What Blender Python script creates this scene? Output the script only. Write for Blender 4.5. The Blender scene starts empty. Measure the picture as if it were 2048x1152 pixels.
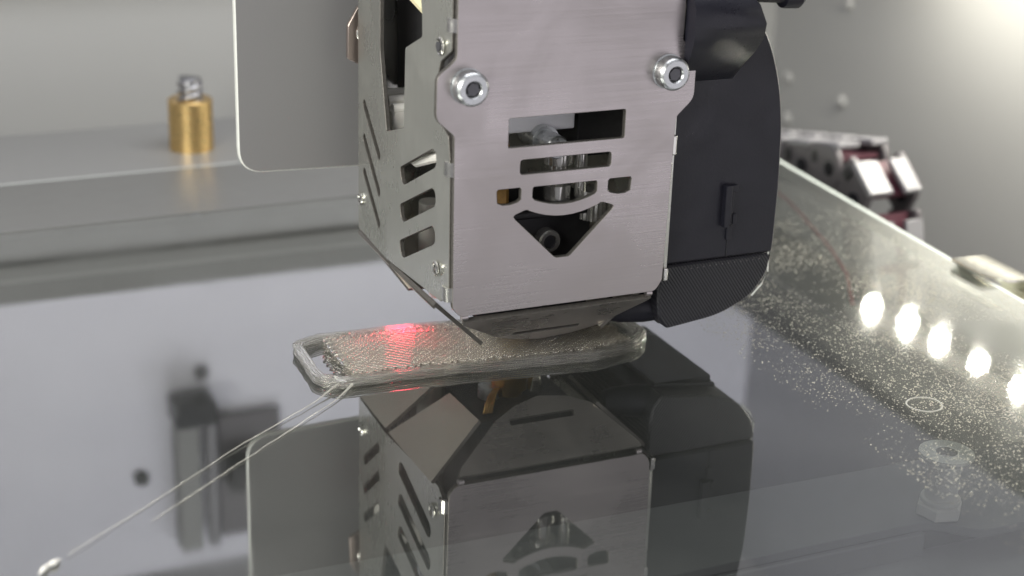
import bpy, bmesh, math, random
from mathutils import Vector, Matrix
random.seed(7)
S = bpy.context.scene
COL = S.collection
MM = 0.001                       # everything below is laid out in millimetres; z = 0 is the top of the glass
R = math.radians

# ------------------------------------------------------------------ camera
pit, rol, yaw = R(20.678), R(-1.891), R(24.529)
fw = Vector((math.sin(yaw)*math.cos(pit), math.cos(yaw)*math.cos(pit), -math.sin(pit)))
r0 = Vector((math.cos(yaw), -math.sin(yaw), 0)); u0 = r0.cross(fw)
rt = r0*math.cos(rol) - u0*math.sin(rol); up = u0*math.cos(rol) + r0*math.sin(rol)
cd = bpy.data.cameras.new('camera'); cam = bpy.data.objects.new('camera', cd); COL.objects.link(cam)
cam.matrix_world = Matrix.Translation(Vector((-115.23, -232.62, 116.21))*MM) @ Matrix((rt, up, -fw)).transposed().to_4x4()
cd.sensor_width = 36; cd.lens = 3272.57/2048*36
cd.clip_start = 0.01; cd.clip_end = 20
cd.dof.use_dof = True; cd.dof.focus_distance = 0.283; cd.dof.aperture_fstop = 17
S.camera = cam
S.render.resolution_x = 1024; S.render.resolution_y = 576

# ------------------------------------------------------------------ light
W = bpy.data.worlds.new('World'); S.world = W; W.use_nodes = True
bg = W.node_tree.nodes['Background']; bg.inputs[0].default_value = (0.88, 0.86, 0.92, 1); bg.inputs[1].default_value = 0.28

def area(name, loc, target, size, power, col, size_y=None):
    d = bpy.data.lights.new(name, 'AREA'); d.energy = power; d.color = col; d.size = size*MM
    if size_y: d.shape = 'RECTANGLE'; d.size_y = size_y*MM
    o = bpy.data.objects.new(name, d); COL.objects.link(o); o.location = Vector(loc)*MM
    o.rotation_euler = (Vector(target)-Vector(loc)).to_track_quat('-Z', 'Y').to_euler(); return o
area('room_light', (140, -330, 5), (0, 0, 30), 280, 0.16, (0.96, 0.925, 1.0))
area('chamber_light_top', (40, 30, 270), (20, 130, 0), 260, 0.50, (0.95, 0.96, 1.0), 160)
area('fill_light_side', (-185, -60, 105), (-20, 25, 15), 160, 0.46, (1.0, 0.99, 0.93), 60)  # added fill from the left, brightens the print and side panel
S.view_settings.view_transform = 'Standard'; S.view_settings.look = 'None'
S.view_settings.exposure = 0.0; S.view_settings.gamma = 1.0
try: S.view_settings.use_curve_mapping = False
except Exception: pass
S.render.engine = 'CYCLES'
S.cycles.max_bounces = 28; S.cycles.diffuse_bounces = 12; S.cycles.transmission_bounces = 24; S.cycles.transparent_max_bounces = 160; S.cycles.glossy_bounces = 6
S.cycles.sample_clamp_indirect = 40

# ------------------------------------------------------------------ materials
MATS = {}
def mat(name, col, rough=0.5, metal=0.0, noise=None, streak=None, bump=0.0, spec=0.5, coat=0.0, emit=None, var=0.08, alpha_mix=0.0, rvar=0.0, sss=0.0):
    """procedural principled material; noise = scale of mottling (1/m), streak = stretch vector for brushed metal"""
    m = bpy.data.materials.new(name); m.use_nodes = True; nt = m.node_tree; N = nt.nodes; L = nt.links
    b = N['Principled BSDF']; out = N['Material Output']
    b.inputs['Base Color'].default_value = (*col, 1); b.inputs['Roughness'].default_value = rough
    b.inputs['Metallic'].default_value = metal; b.inputs['Specular IOR Level'].default_value = spec
    b.inputs['Coat Weight'].default_value = coat
    if sss: b.inputs['Subsurface Weight'].default_value = sss; b.inputs['Subsurface Radius'].default_value = (.002, .0018, .0015)
    tc = N.new('ShaderNodeTexCoord'); mp = N.new('ShaderNodeMapping'); L.new(tc.outputs['Object'], mp.inputs[0])
    nz = N.new('ShaderNodeTexNoise'); L.new(mp.outputs[0], nz.inputs['Vector'])
    nz.inputs['Scale'].default_value = noise or 300; nz.inputs['Detail'].default_value = 5
    if streak: mp.inputs['Scale'].default_value = streak
    rp = N.new('ShaderNodeMix'); rp.data_type = 'RGBA'
    rp.inputs[6].default_value = (*[max(0, c*(1-var)) for c in col], 1); rp.inputs[7].default_value = (*[min(1, c*(1+var)) for c in col], 1)
    L.new(nz.outputs['Fac'], rp.inputs[0]); L.new(rp.outputs[2], b.inputs['Base Color'])
    if rvar:
        mr = N.new('ShaderNodeMapRange'); mr.inputs[1].default_value = .3; mr.inputs[2].default_value = .7
        mr.inputs[3].default_value = max(.02, rough-rvar); mr.inputs[4].default_value = rough+rvar
        L.new(nz.outputs['Fac'], mr.inputs[0]); L.new(mr.outputs[0], b.inputs['Roughness'])
    if bump:
        bp = N.new('ShaderNodeBump'); bp.inputs['Strength'].default_value = bump; bp.inputs['Distance'].default_value = 0.0002
        L.new(nz.outputs['Fac'], bp.inputs['Height']); L.new(bp.outputs[0], b.inputs['Normal'])
    if emit:
        b.inputs['Emission Color'].default_value = (*emit[0], 1); b.inputs['Emission Strength'].default_value = emit[1]
    if alpha_mix:
        t = N.new('ShaderNodeBsdfTransparent'); t.inputs[0].default_value = (1, .98, .95, 1)
        mx = N.new('ShaderNodeMixShader'); mx.inputs[0].default_value = alpha_mix
        L.new(b.outputs[0], mx.inputs[1]); L.new(t.outputs[0], mx.inputs[2]); L.new(mx.outputs[0], out.inputs[0])
    MATS[name] = m; return m
mat('plate_steel', (.49, .452, .445), .34, .9, 900, (.05, 1, 3.0), .06, var=.08, rvar=.07)
mat('side_steel', (.62, .62, .57), .30, .9, 700, (1, 2, .25), .012, var=.05, rvar=.03)
mat('tab_steel', (.58, .54, .48), .38, .5, 700, (4, 1, 1), .05, var=.08, rvar=.06)
mat('flap_steel', (.56, .52, .49), .30, .9, 700, (.1, 2, 2), .015, var=.08, rvar=.03)
mat('cut_edge', (.16, .15, .135), .5, .7, 1500, var=.4)
mat('bright_steel', (.78, .77, .72), .22, 1, 900, var=.06, rvar=.06)
mat('zinc', (.60, .62, .62), .34, 1, 1500, var=.15, rvar=.10, bump=.04)
mat('dark_socket', (.12, .12, .13), .4, .6)
mat('copper_tab', (.36, .30, .27), .35, .9, 800, (1, 6, 1), .05)
mat('shield_face', (.195, .192, .192), .5, 0, 3500, bump=.05, var=.05)
mat('shield_edge', (.74, .75, .70), .35, 0, 900)
mat('black_plastic', (.011, .011, .018), .42, 0, 2600, bump=.10, var=.2, rvar=.08)
mat('black_gloss', (.012, .012, .015), .22, 0, 900)
mat('grey_black', (.035, .034, .036), .5, .3, 900, var=.3)
mat('aluminium', (.72, .72, .76), .22, 1, 900, (1, 1, 12), var=.06)
mat('satin_plate', (.86, .86, .90), .35, .1, 900, (1, 1, 12), var=.06)
mat('chrome', (.80, .79, .75), .16, .75, 900)
mat('brass', (.72, .47, .17), .28, 1, 900, var=.1)
mat('brass_nut', (.80, .56, .24), .30, 1, 900, var=.05, rvar=.05)
mat('amber', (.30, .17, .04), .35, .5, 1200, var=.4)
mat('white_plastic', (.80, .78, .72), .5, 0, 600, sss=.1)
mat('cream_connector', (.72, .66, .42), .45, 0, 600)
mat('screw_steel', (.42, .42, .43), .30, 1, 2500, var=.3)
mat('wall_paint', (.47, .47, .458), .55, 0, 1400, bump=.04, var=.03)
mat('wall_panel', (.84, .83, .91), .5, 0, 60, var=.05)
mat('ledge_metal', (.34, .34, .33), .40, .2, 250, var=.015)
mat('strip_film', (.20, .20, .19), .38, 0, 200, var=.06, rvar=.04)
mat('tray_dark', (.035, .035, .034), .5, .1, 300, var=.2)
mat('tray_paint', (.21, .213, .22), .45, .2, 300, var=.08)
mat('upper_grey', (.36, .36, .36), .5, 0, 90, var=.1)
mat('side_upper', (.30, .30, .33), .5, 0, 90, var=.06)
mat('band_rail_grey', (.26, .26, .25), .45, .1, 600)
mat('rail_dark', (.05, .05, .048), .45, .2, 600)
mat('chain_grey', (.12, .11, .118), .42, .2, 900, var=.12)
mat('chain_pale', (.27, .265, .28), .38, .1, 900, var=.08)
mat('chain_wine', (.10, .03, .045), .45, 0, 900)
mat('wire_red', (.45, .03, .04), .4)
mat('clip_steel', (.82, .80, .72), .18, 1, 900, rvar=.05)
mat('led_emitter', (1, 1, 1), .5, emit=((1.0, .96, .84), 700))
mat('red_lamp', (.9, .05, .08), .3, emit=((1.0, .03, .06), 26))
mat('pink_lens', (.85, .62, .60), .3, 0, 600, alpha_mix=.5, sss=.1)
mat('satin_steel', (.92, .91, .89), .3, .15, 900, var=.05)
mat('speck', (.78, .74, .60), .16, 0, 900, alpha_mix=.45, spec=.7)
mat('residue', (.78, .77, .70), .15, 0, 900, alpha_mix=.5)

def smudge(name, amt, scale):
    """handling marks: broad uneven patches in the gloss"""
    nt = MATS[name].node_tree; N = nt.nodes; L = nt.links; b = N['Principled BSDF']
    tc = N.new('ShaderNodeTexCoord'); nz = N.new('ShaderNodeTexNoise'); nz.inputs['Scale'].default_value = scale; nz.inputs['Detail'].default_value = 4; nz.inputs['Distortion'].default_value = .8
    L.new(tc.outputs['Object'], nz.inputs['Vector'])
    mr = N.new('ShaderNodeMapRange'); mr.inputs[1].default_value = .35; mr.inputs[2].default_value = .65; mr.inputs[3].default_value = -amt; mr.inputs[4].default_value = amt; L.new(nz.outputs['Fac'], mr.inputs[0])
    ad = N.new('ShaderNodeMath'); ad.operation = 'ADD'; ad.use_clamp = True
    lk = b.inputs['Roughness'].links
    if lk: L.new(lk[0].from_socket, ad.inputs[0])
    else: ad.inputs[0].default_value = b.inputs['Roughness'].default_value
    L.new(mr.outputs[0], ad.inputs[1]); L.new(ad.outputs[0], b.inputs['Roughness'])
smudge('plate_steel', .11, 55); smudge('side_steel', .09, 70); smudge('black_plastic', .10, 90); smudge('shield_face', .12, 40); smudge('flap_steel', .08, 90)
def clear_plastic(name, body, tint, base, fr, sc):
    m = bpy.data.materials.new(name); m.use_nodes = True; nt = m.node_tree; N = nt.nodes; L = nt.links; N.clear()
    out = N.new('ShaderNodeOutputMaterial'); t = N.new('ShaderNodeBsdfTransparent'); t.inputs[0].default_value = (*tint, 1)
    d = N.new('ShaderNodeBsdfDiffuse'); d.inputs[0].default_value = (*body, 1); tl = N.new('ShaderNodeBsdfTranslucent'); tl.inputs[0].default_value = (*body, 1)
    g = N.new('ShaderNodeBsdfGlossy'); g.inputs['Roughness'].default_value = .12
    tc = N.new('ShaderNodeTexCoord'); nz = N.new('ShaderNodeTexNoise'); nz.inputs['Scale'].default_value = sc; nz.inputs['Detail'].default_value = 4
    mp = N.new('ShaderNodeMapping'); mp.inputs['Scale'].default_value = (1, 2.5, 5); L.new(tc.outputs['Object'], mp.inputs[0]); L.new(mp.outputs[0], nz.inputs['Vector'])
    bp = N.new('ShaderNodeBump'); bp.inputs['Strength'].default_value = .5; bp.inputs['Distance'].default_value = .0002; L.new(nz.outputs['Fac'], bp.inputs['Height']); L.new(bp.outputs[0], g.inputs['Normal'])
    m1 = N.new('ShaderNodeMixShader'); m1.inputs[0].default_value = .3; L.new(d.outputs[0], m1.inputs[1]); L.new(tl.outputs[0], m1.inputs[2])
    mr = N.new('ShaderNodeMapRange'); mr.inputs[1].default_value = .35; mr.inputs[2].default_value = .68; mr.inputs[3].default_value = base*.45; mr.inputs[4].default_value = base*1.6
    L.new(nz.outputs['Fac'], mr.inputs[0])
    m2 = N.new('ShaderNodeMixShader'); L.new(mr.outputs[0], m2.inputs[0]); L.new(t.outputs[0], m2.inputs[1]); L.new(m1.outputs[0], m2.inputs[2])
    f = N.new('ShaderNodeFresnel'); f.inputs[0].default_value = 1.45; k = N.new('ShaderNodeMath'); k.operation = 'MULTIPLY'; k.inputs[1].default_value = fr; L.new(f.outputs[0], k.inputs[0])
    m3 = N.new('ShaderNodeMixShader'); L.new(k.outputs[0], m3.inputs[0]); L.new(m2.outputs[0], m3.inputs[1]); L.new(g.outputs[0], m3.inputs[2]); L.new(m3.outputs[0], out.inputs[0])
    MATS[name] = m
clear_plastic('bead_plastic', (.97, .94, .90), (.998, .997, .995), .13, .9, 350)

def refractive(name, col, rough, tr=.86):
    m = mat(name, col, rough, 0, 600, var=.02, bump=.25); b = m.node_tree.nodes['Principled BSDF']
    b.inputs['Transmission Weight'].default_value = tr; b.inputs['IOR'].default_value = 1.47
refractive('print_wall', (.995, .98, .945), .03, .94)
refractive('print_plastic', (.992, .955, .88), .05, .88)

def duct_material():
    m = mat('duct_print', (.020, .020, .026), .40, 0, 2600, var=.2); nt = m.node_tree; N = nt.nodes; L = nt.links
    tc = N.new('ShaderNodeTexCoord'); mp = N.new('ShaderNodeMapping'); mp.inputs['Rotation'].default_value = (0, R(35), 0)
    w = N.new('ShaderNodeTexWave'); w.bands_direction = 'X'; w.inputs['Scale'].default_value = 620; w.inputs['Distortion'].default_value = .6
    L.new(tc.outputs['Object'], mp.inputs[0]); L.new(mp.outputs[0], w.inputs['Vector'])
    bp = N.new('ShaderNodeBump'); bp.inputs['Strength'].default_value = .35; bp.inputs['Distance'].default_value = .0003
    L.new(w.outputs['Fac'], bp.inputs['Height']); L.new(bp.outputs[0], N['Principled BSDF'].inputs['Normal'])
duct_material()

def glass_material():
    m = bpy.data.materials.new('bed_glass'); m.use_nodes = True; nt = m.node_tree; N = nt.nodes; L = nt.links; N.clear()
    out = N.new('ShaderNodeOutputMaterial'); mx = N.new('ShaderNodeMixShader'); t = N.new('ShaderNodeBsdfTransparent'); g = N.new('ShaderNodeBsdfGlossy')
    t.inputs[0].default_value = (.80, .85, .82, 1); g.inputs['Color'].default_value = (.97, .985, .97, 1)
    tc = N.new('ShaderNodeTexCoord')
    fr = N.new('ShaderNodeFresnel'); fr.inputs[0].default_value = 1.52
    ma = N.new('ShaderNodeMath'); ma.operation = 'MULTIPLY_ADD'; ma.inputs[1].default_value = 2.35; ma.inputs[2].default_value = .14; ma.use_clamp = True
    L.new(fr.outputs[0], ma.inputs[0]); L.new(ma.outputs[0], mx.inputs[0])
    # dried adhesive film: hazier towards the right of the bed, broken up by noise
    sx = N.new('ShaderNodeSeparateXYZ'); L.new(tc.outputs['Object'], sx.inputs[0])
    mr = N.new('ShaderNodeMapRange'); mr.inputs[1].default_value = .045; mr.inputs[2].default_value = .085; mr.inputs[3].default_value = 0; mr.inputs[4].default_value = 1
    L.new(sx.outputs[0], mr.inputs[0])
    nz = N.new('ShaderNodeTexNoise'); nz.inputs['Scale'].default_value = 2200; nz.inputs['Detail'].default_value = 3; L.new(tc.outputs['Object'], nz.inputs['Vector'])
    big = N.new('ShaderNodeTexNoise'); big.inputs['Scale'].default_value = 30; big.inputs['Detail'].default_value = 3; L.new(tc.outputs['Object'], big.inputs['Vector'])
    mu = N.new('ShaderNodeMath'); mu.operation = 'MULTIPLY'; L.new(mr.outputs[0], mu.inputs[0]); L.new(nz.outputs['Fac'], mu.inputs[1])
    ro = N.new('ShaderNodeMath'); ro.operation = 'MULTIPLY_ADD'; ro.inputs[1].default_value = .06; ro.inputs[2].default_value = .016
    L.new(mu.outputs[0], ro.inputs[0])
    sm = N.new('ShaderNodeMapRange'); sm.inputs[1].default_value = .42; sm.inputs[2].default_value = .68; sm.inputs[3].default_value = 0; sm.inputs[4].default_value = .045
    L.new(big.outputs['Fac'], sm.inputs[0]); ad = N.new('ShaderNodeMath'); ad.operation = 'ADD'; L.new(ro.outputs[0], ad.inputs[0]); L.new(sm.outputs[0], ad.inputs[1]); L.new(ad.outputs[0], g.inputs['Roughness'])
    st = N.new('ShaderNodeMath'); st.operation = 'MULTIPLY_ADD'; st.inputs[1].default_value = .14; st.inputs[2].default_value = .012; L.new(mr.outputs[0], st.inputs[0])
    bp = N.new('ShaderNodeBump'); bp.inputs['Distance'].default_value = .00006
    L.new(st.outputs[0], bp.inputs['Strength']); L.new(nz.outputs['Fac'], bp.inputs['Height'])
    b2 = N.new('ShaderNodeBump'); b2.inputs['Strength'].default_value = .05; b2.inputs['Distance'].default_value = .0004
    L.new(big.outputs['Fac'], b2.inputs['Height']); L.new(bp.outputs[0], b2.inputs['Normal']); L.new(b2.outputs[0], g.inputs['Normal'])
    g2 = N.new('ShaderNodeBsdfGlossy'); g2.inputs['Color'].default_value = (.95, .96, .92, 1); g2.inputs['Roughness'].default_value = .30; L.new(b2.outputs[0], g2.inputs['Normal'])
    mf = N.new('ShaderNodeMath'); mf.operation = 'MULTIPLY_ADD'; mf.inputs[1].default_value = .10; mf.inputs[2].default_value = .03; L.new(mr.outputs[0], mf.inputs[0])
    mg = N.new('ShaderNodeMixShader'); L.new(mf.outputs[0], mg.inputs[0]); L.new(g.outputs[0], mg.inputs[1]); L.new(g2.outputs[0], mg.inputs[2])
    dv = N.new('ShaderNodeBsdfDiffuse'); dv.inputs[0].default_value = (.78, .78, .74, 1)
    vm = N.new('ShaderNodeMixShader'); vn = N.new('ShaderNodeMapRange'); vn.inputs[1].default_value = .3; vn.inputs[2].default_value = .7; vn.inputs[3].default_value = .012; vn.inputs[4].default_value = .05
    L.new(big.outputs['Fac'], vn.inputs[0]); L.new(vn.outputs[0], vm.inputs[0]); L.new(t.outputs[0], vm.inputs[1]); L.new(dv.outputs[0], vm.inputs[2])
    L.new(vm.outputs[0], mx.inputs[1]); L.new(mg.outputs[0], mx.inputs[2]); L.new(mx.outputs[0], out.inputs[0])
    MATS['bed_glass'] = m
    mat('glass_edge', (.84, .90, .84), .12, 0, 500, alpha_mix=.05, var=.08)
glass_material()

# ------------------------------------------------------------------ mesh helpers (millimetres in, metres out)
class MB:
    def __init__(s): s.v = []; s.f = []; s.mi = []
    def add(s, vs, fs, mi=0):
        o = len(s.v); s.v += [tuple(v) for v in vs]; s.f += [tuple(i+o for i in f) for f in fs]; s.mi += [mi]*len(fs); return s
    def box(s, x0, x1, y0, y1, z0, z1):
        return s.add([(x, y, z) for z in (z0, z1) for y in (y0, y1) for x in (x0, x1)],
                     [(0, 2, 3, 1), (4, 5, 7, 6), (0, 1, 5, 4), (1, 3, 7, 5), (3, 2, 6, 7), (2, 0, 4, 6)])
    def cham(s, x0, x1, y0, y1, z0, z1, c):
        """box with all vertical and horizontal edges bevelled (done by bmesh)"""
        bm = bmesh.new(); bmesh.ops.create_cube(bm, size=1)
        for v in bm.verts: v.co = Vector(((x0+x1)/2+v.co.x*(x1-x0), (y0+y1)/2+v.co.y*(y1-y0), (z0+z1)/2+v.co.z*(z1-z0)))
        bmesh.ops.bevel(bm, geom=bm.edges[:], offset=c, segments=2, profile=.5, affect='EDGES')
        bm.verts.index_update(); s.add([v.co for v in bm.verts], [[v.index for v in f.verts] for f in bm.faces]); bm.free(); return s
    def lathe(s, prof, base, axis=(0, 0, 1), n=24, mi=0):
        """prof = [(radius, along)], closed with caps"""
        a = Vector(axis).normalized(); e = a.orthogonal().normalized(); g = a.cross(e); b = Vector(base)
        vs = []; fs = []
        for (r, h) in prof:
            for k in range(n):
                t = 2*math.pi*k/n; vs.append(b+a*h+e*(r*math.cos(t))+g*(r*math.sin(t)))
        for i in range(len(prof)-1):
            for k in range(n):
                k2 = (k+1) % n; fs.append((i*n+k, i*n+k2, (i+1)*n+k2, (i+1)*n+k))
        fs.append(tuple(range(n-1, -1, -1))); m = (len(prof)-1)*n; fs.append(tuple(range(m, m+n)))
        return s.add(vs, fs, mi)
    def tube(s, pts, r, n=8, squash=1.0, closed=False):
        P = [Vector(p) for p in pts]; rs = r if isinstance(r, (list, tuple)) else [r]*len(P); vs = []; fs = []
        for i, p in enumerate(P):
            a = P[(i-1) % len(P)] if (closed or i > 0) else p; b = P[(i+1) % len(P)] if (closed or i < len(P)-1) else p
            d = (b-a).normalized(); upv = Vector((0, 0, 1)) if abs(d.z) < .9 else Vector((1, 0, 0))
            e = d.cross(upv).normalized(); g = e.cross(d)
            for k in range(n):
                t = 2*math.pi*k/n; vs.append(p+e*(rs[i]*math.cos(t))+g*(rs[i]*squash*math.sin(t)))
        m = len(P)
        for i in range(m if closed else m-1):
            j = (i+1) % m
            for k in range(n): k2 = (k+1) % n; fs.append((i*n+k, i*n+k2, j*n+k2, j*n+k))
        if not closed: fs.append(tuple(range(n-1, -1, -1))); fs.append(tuple(range((m-1)*n, m*n)))
        return s.add(vs, fs)
    def mesh(s, name):
        me = bpy.data.meshes.new(name); me.from_pydata([tuple(c*MM for c in v) for v in s.v], [], s.f); me.update()
        for p, m in zip(me.polygons, s.mi): p.material_index = m
        bm = bmesh.new(); bm.from_mesh(me); bmesh.ops.recalc_face_normals(bm, faces=bm.faces[:]); bm.to_mesh(me); bm.free()
        return me

def rounded(pts, r, n=5):
    """round the corners of a 2D polygon; r a number or one per corner"""
    out = []; m = len(pts)
    for i, p in enumerate(pts):
        rr = r[i] if isinstance(r, (list, tuple)) else r
        p = Vector(p); a = Vector(pts[i-1])-p; b = Vector(pts[(i+1) % m])-p
        if rr <= 0: out.append(tuple(p)); continue
        d = min(rr, a.length*.45, b.length*.45); A = p+a.normalized()*d; B = p+b.normalized()*d
        for k in range(n+1):
            t = k/n; out.append(tuple(A*(1-t)**2+p*2*t*(1-t)+B*t*t))
    return out
def circle(x, y, r, n=20): return [(x+r*math.cos(2*math.pi*k/n), y+r*math.sin(2*math.pi*k/n)) for k in range(n)]

def sheet(outer, holes, thick, o, u, v, bev=.12):
    """flat sheet with holes: 2D outline (mm) in the frame o + a*u + b*v, half the thickness to each side"""
    cu = bpy.data.curves.new('tmp', 'CURVE'); cu.dimensions = '2D'; cu.fill_mode = 'BOTH'
    cu.extrude = thick/2-bev; cu.bevel_depth = bev; cu.bevel_resolution = 0; cu.offset = -bev
    for poly in [outer]+list(holes):
        sp = cu.splines.new('POLY'); sp.points.add(len(poly)-1); sp.use_cyclic_u = True
        for q, p in zip(sp.points, poly): q.co = (p[0], p[1], 0, 1)
    ob = bpy.data.objects.new('tmp', cu); COL.objects.link(ob)
    dg = bpy.context.evaluated_depsgraph_get(); dg.update()
    me = bpy.data.meshes.new_from_object(ob.evaluated_get(dg)); bpy.data.objects.remove(ob); bpy.data.curves.remove(cu)
    u = Vector(u).normalized(); v = Vector(v).normalized(); w = u.cross(v); o = Vector(o)
    for vt in me.vertices: c = vt.co; vt.co = (o+u*c.x+v*c.y+w*c.z)*MM
    bm = bmesh.new(); bm.from_mesh(me); bmesh.ops.remove_doubles(bm, verts=bm.verts[:], dist=1e-7)
    bmesh.ops.recalc_face_normals(bm, faces=bm.faces[:]); bm.to_mesh(me); bm.free(); me.materials.clear(); me['w'] = list(w)
    return me

def origin(o):
    p = Vector(o.location)
    while o.parent: o = o.parent; p += Vector(o.location)
    return p
def obj(name, geo, m, parent=None, smooth=True, angle=22, label=None, kind=None):
    me = geo.mesh(name) if isinstance(geo, MB) else geo
    me.name = name
    for k in (m if isinstance(m, (list, tuple)) else [m]): me.materials.append(MATS[k])
    o = bpy.data.objects.new(name, me); COL.objects.link(o)
    if parent:
        o.parent = parent; me.transform(Matrix.Translation(-origin(parent)))
    if smooth:
        me.shade_smooth() if hasattr(me, 'shade_smooth') else None
        try: me.set_sharp_from_angle(angle=R(angle))
        except Exception: pass
    if label: o['label'] = label
    if kind: o['kind'] = kind
    return o
def thing(name, label, cat, loc, group=None):
    o = bpy.data.objects.new(name, None); COL.objects.link(o); o.location = Vector(loc)*MM; o.empty_display_size = .005
    tag(o, label, cat, group); return o
def tag(o, label, cat, group=None):
    o['label'] = label; o['category'] = cat
    if group: o['group'] = group
    return o
def struct(name, geo, m, **k): o = obj(name, geo, m, **k); o['kind'] = 'structure'; return o
def side_faces(me, m2=1):
    w = Vector(me['w'])
    for p in me.polygons:
        if abs(p.normal.dot(w)) < .75: p.material_index = m2

# ------------------------------------------------------------------ the chamber round the bed
YB, XR = 230, 190
struct('wall_back', MB().box(-300, XR+4, YB, YB+4, -80, 58), 'wall_paint')
struct('wall_back_upper', MB().box(-300, XR, YB-3, YB+3, 58.5, 156), 'wall_panel')
struct('wall_right', MB().box(XR, XR+4, -180, YB, -80, 81), 'wall_paint')
struct('wall_right_upper', MB().box(XR-1, XR+3, -180, YB-3.5, 81.5, 190), 'side_upper')
struct('floor', MB().box(-300, XR+4, -180, YB, -84, -80), 'tray_paint')
t = thing('bed_tray', 'grey sheet metal tray below the glass bed', 'tray', (20, 50, -16))
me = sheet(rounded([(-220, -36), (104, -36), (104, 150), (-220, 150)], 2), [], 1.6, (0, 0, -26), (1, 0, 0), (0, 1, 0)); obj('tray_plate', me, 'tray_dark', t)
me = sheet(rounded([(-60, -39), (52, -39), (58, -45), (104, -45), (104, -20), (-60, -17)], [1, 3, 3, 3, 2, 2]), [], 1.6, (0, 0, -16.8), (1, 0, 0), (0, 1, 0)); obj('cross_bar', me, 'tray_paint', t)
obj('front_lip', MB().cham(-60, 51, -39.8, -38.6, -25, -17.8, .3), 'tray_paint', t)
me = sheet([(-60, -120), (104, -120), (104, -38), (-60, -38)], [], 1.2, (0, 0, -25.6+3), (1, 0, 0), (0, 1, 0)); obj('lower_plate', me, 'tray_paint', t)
obj('rear_beam', MB().cham(-220, 108, 128, 142, -16, -6, .8), 'ledge_metal', t)
t = thing('rear_ledge', 'grey metal ledge behind the glass bed holding a brass nut', 'ledge', (-40, 172, -2))
me = sheet(rounded([(-300, 146.2), (112, 154.6), (112, 196), (-300, 190)], 1), [circle(-23.5, 168, 3.2)], 2, (0, 0, -1.4), (1, 0, 0), (0, 1, 0), .3); obj('ledge_plate', me, 'ledge_metal', t)
obj('ledge_lip', MB().cham(-300, 112, 187, 189, -16, -2.6, .4), 'ledge_metal', t)
struct('shade_band', MB().cham(-300, XR-1, YB-9, YB-.3, 46, 58, 1), 'band_rail_grey'); struct('shade_band_lower', MB().cham(-300, XR-1, YB-7, YB-.3, 33, 45.9, 1), 'upper_grey')  # added grey bands darken the wall's reflection; the upper stands for a shadow gap
for (y, z, nm) in [(189.2, 22, 'high'), (187.8, -8.9, 'mid'), (219, -8.3, 'left'), (217.6, -22, 'low')]:
    lab = {'high': 'small rivet at the upper edge of the side wall', 'mid': 'small rivet on the side wall above the cable chain',
           'left': 'small rivet beside the black fan housing', 'low': 'small rivet low beside the fan above the chain'}[nm]
    tag(obj('rivet', MB().lathe([(2.1, 0), (2.1, -.5), (1.5, -1.3), (.6, -1.7)], (XR, y, z), (1, 0, 0), 14), 'wall_paint'), lab, 'rivet', 'rivets on the side wall')

# LED rail, seen only as its reflection in the glass
t = thing('light_rail', 'white LED light rail reflected as bright spots in the glass', 'light rail', (178, 60, 66))
obj('housing', MB().cham(163, XR-.2, -150, 226, 61, 80, .8), 'rail_dark', t)
st = obj('strip', MB().box(168, 176, -140, 146, 60.0, 60.8), 'white_plastic', t)
led = MB(); cxl, czl = 172, 57.6
n = Vector((-.34, 0, -.94)).normalized(); e1 = Vector((0, 1, 0)); e2 = n.cross(e1)
base = Vector((cxl, 0, czl))
q = [base+e1*a*1.9+e2*b*1.25 for a, b in ((-1, -1), (1, -1), (1, 1), (-1, 1))]; bk = [p-n*1.8 for p in q]
led.add(q+bk, [(0, 1, 2, 3), (7, 6, 5, 4), (0, 4, 5, 1), (1, 5, 6, 2), (2, 6, 7, 3), (3, 7, 4, 0)]); led.mi = [0, 1, 1, 1, 1, 1]
lm = led.mesh('led'); lm.materials.append(MATS['led_emitter']); lm.materials.append(MATS['white_plastic'])
for k in range(13):
    o = bpy.data.objects.new('led', lm); COL.objects.link(o); o.parent = t
    o.scale = (1, 1, 1); o.location = Vector((random.uniform(-.5, .5), 137-16.3*k+random.uniform(-.6, .6), random.uniform(-.4, .4)))*MM-Vector(t.location); o.rotation_euler = (random.uniform(-.02, .02), 0, 0)

# rail bracket on the upper back panel: seen only in the glass
t = thing('rail_bracket', 'dark vertical rail bracket reflected in the left of the glass', 'bracket', (-14, 222, 95))
obj('foot', MB().cham(-21, -8, 214, 226.5, 94, 102, 1), 'black_gloss', t)
obj('rail', MB().cham(-20, -13, 218, 226.5, 102, 146, .6), 'band_rail_grey', t)
obj('rod', MB().lathe([(2, 0), (2, 44)], (-9, 221, 102)), 'chain_pale', t)
obj('back_plate', MB().cham(-6, 14, 224, 226.6, 104, 146, .5), 'chain_grey', t)
obj('motor_block', MB().cham(-4, 8, 216, 224, 117, 127, 1), 'grey_black', t)
for (x, z, lab) in [(-10, 89, 'dark bolt head below the reflected rail bracket'), (-30, 122, 'dark bolt head left of the reflected rail bracket')]:
    tag(obj('panel_bolt', MB().lathe([(2.2, 0), (2.2, -1.5), (1.6, -2)], (x, 227, z), (0, 1, 0), 16), 'rail_dark'), lab, 'bolt', 'bolts on the back panel')

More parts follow.
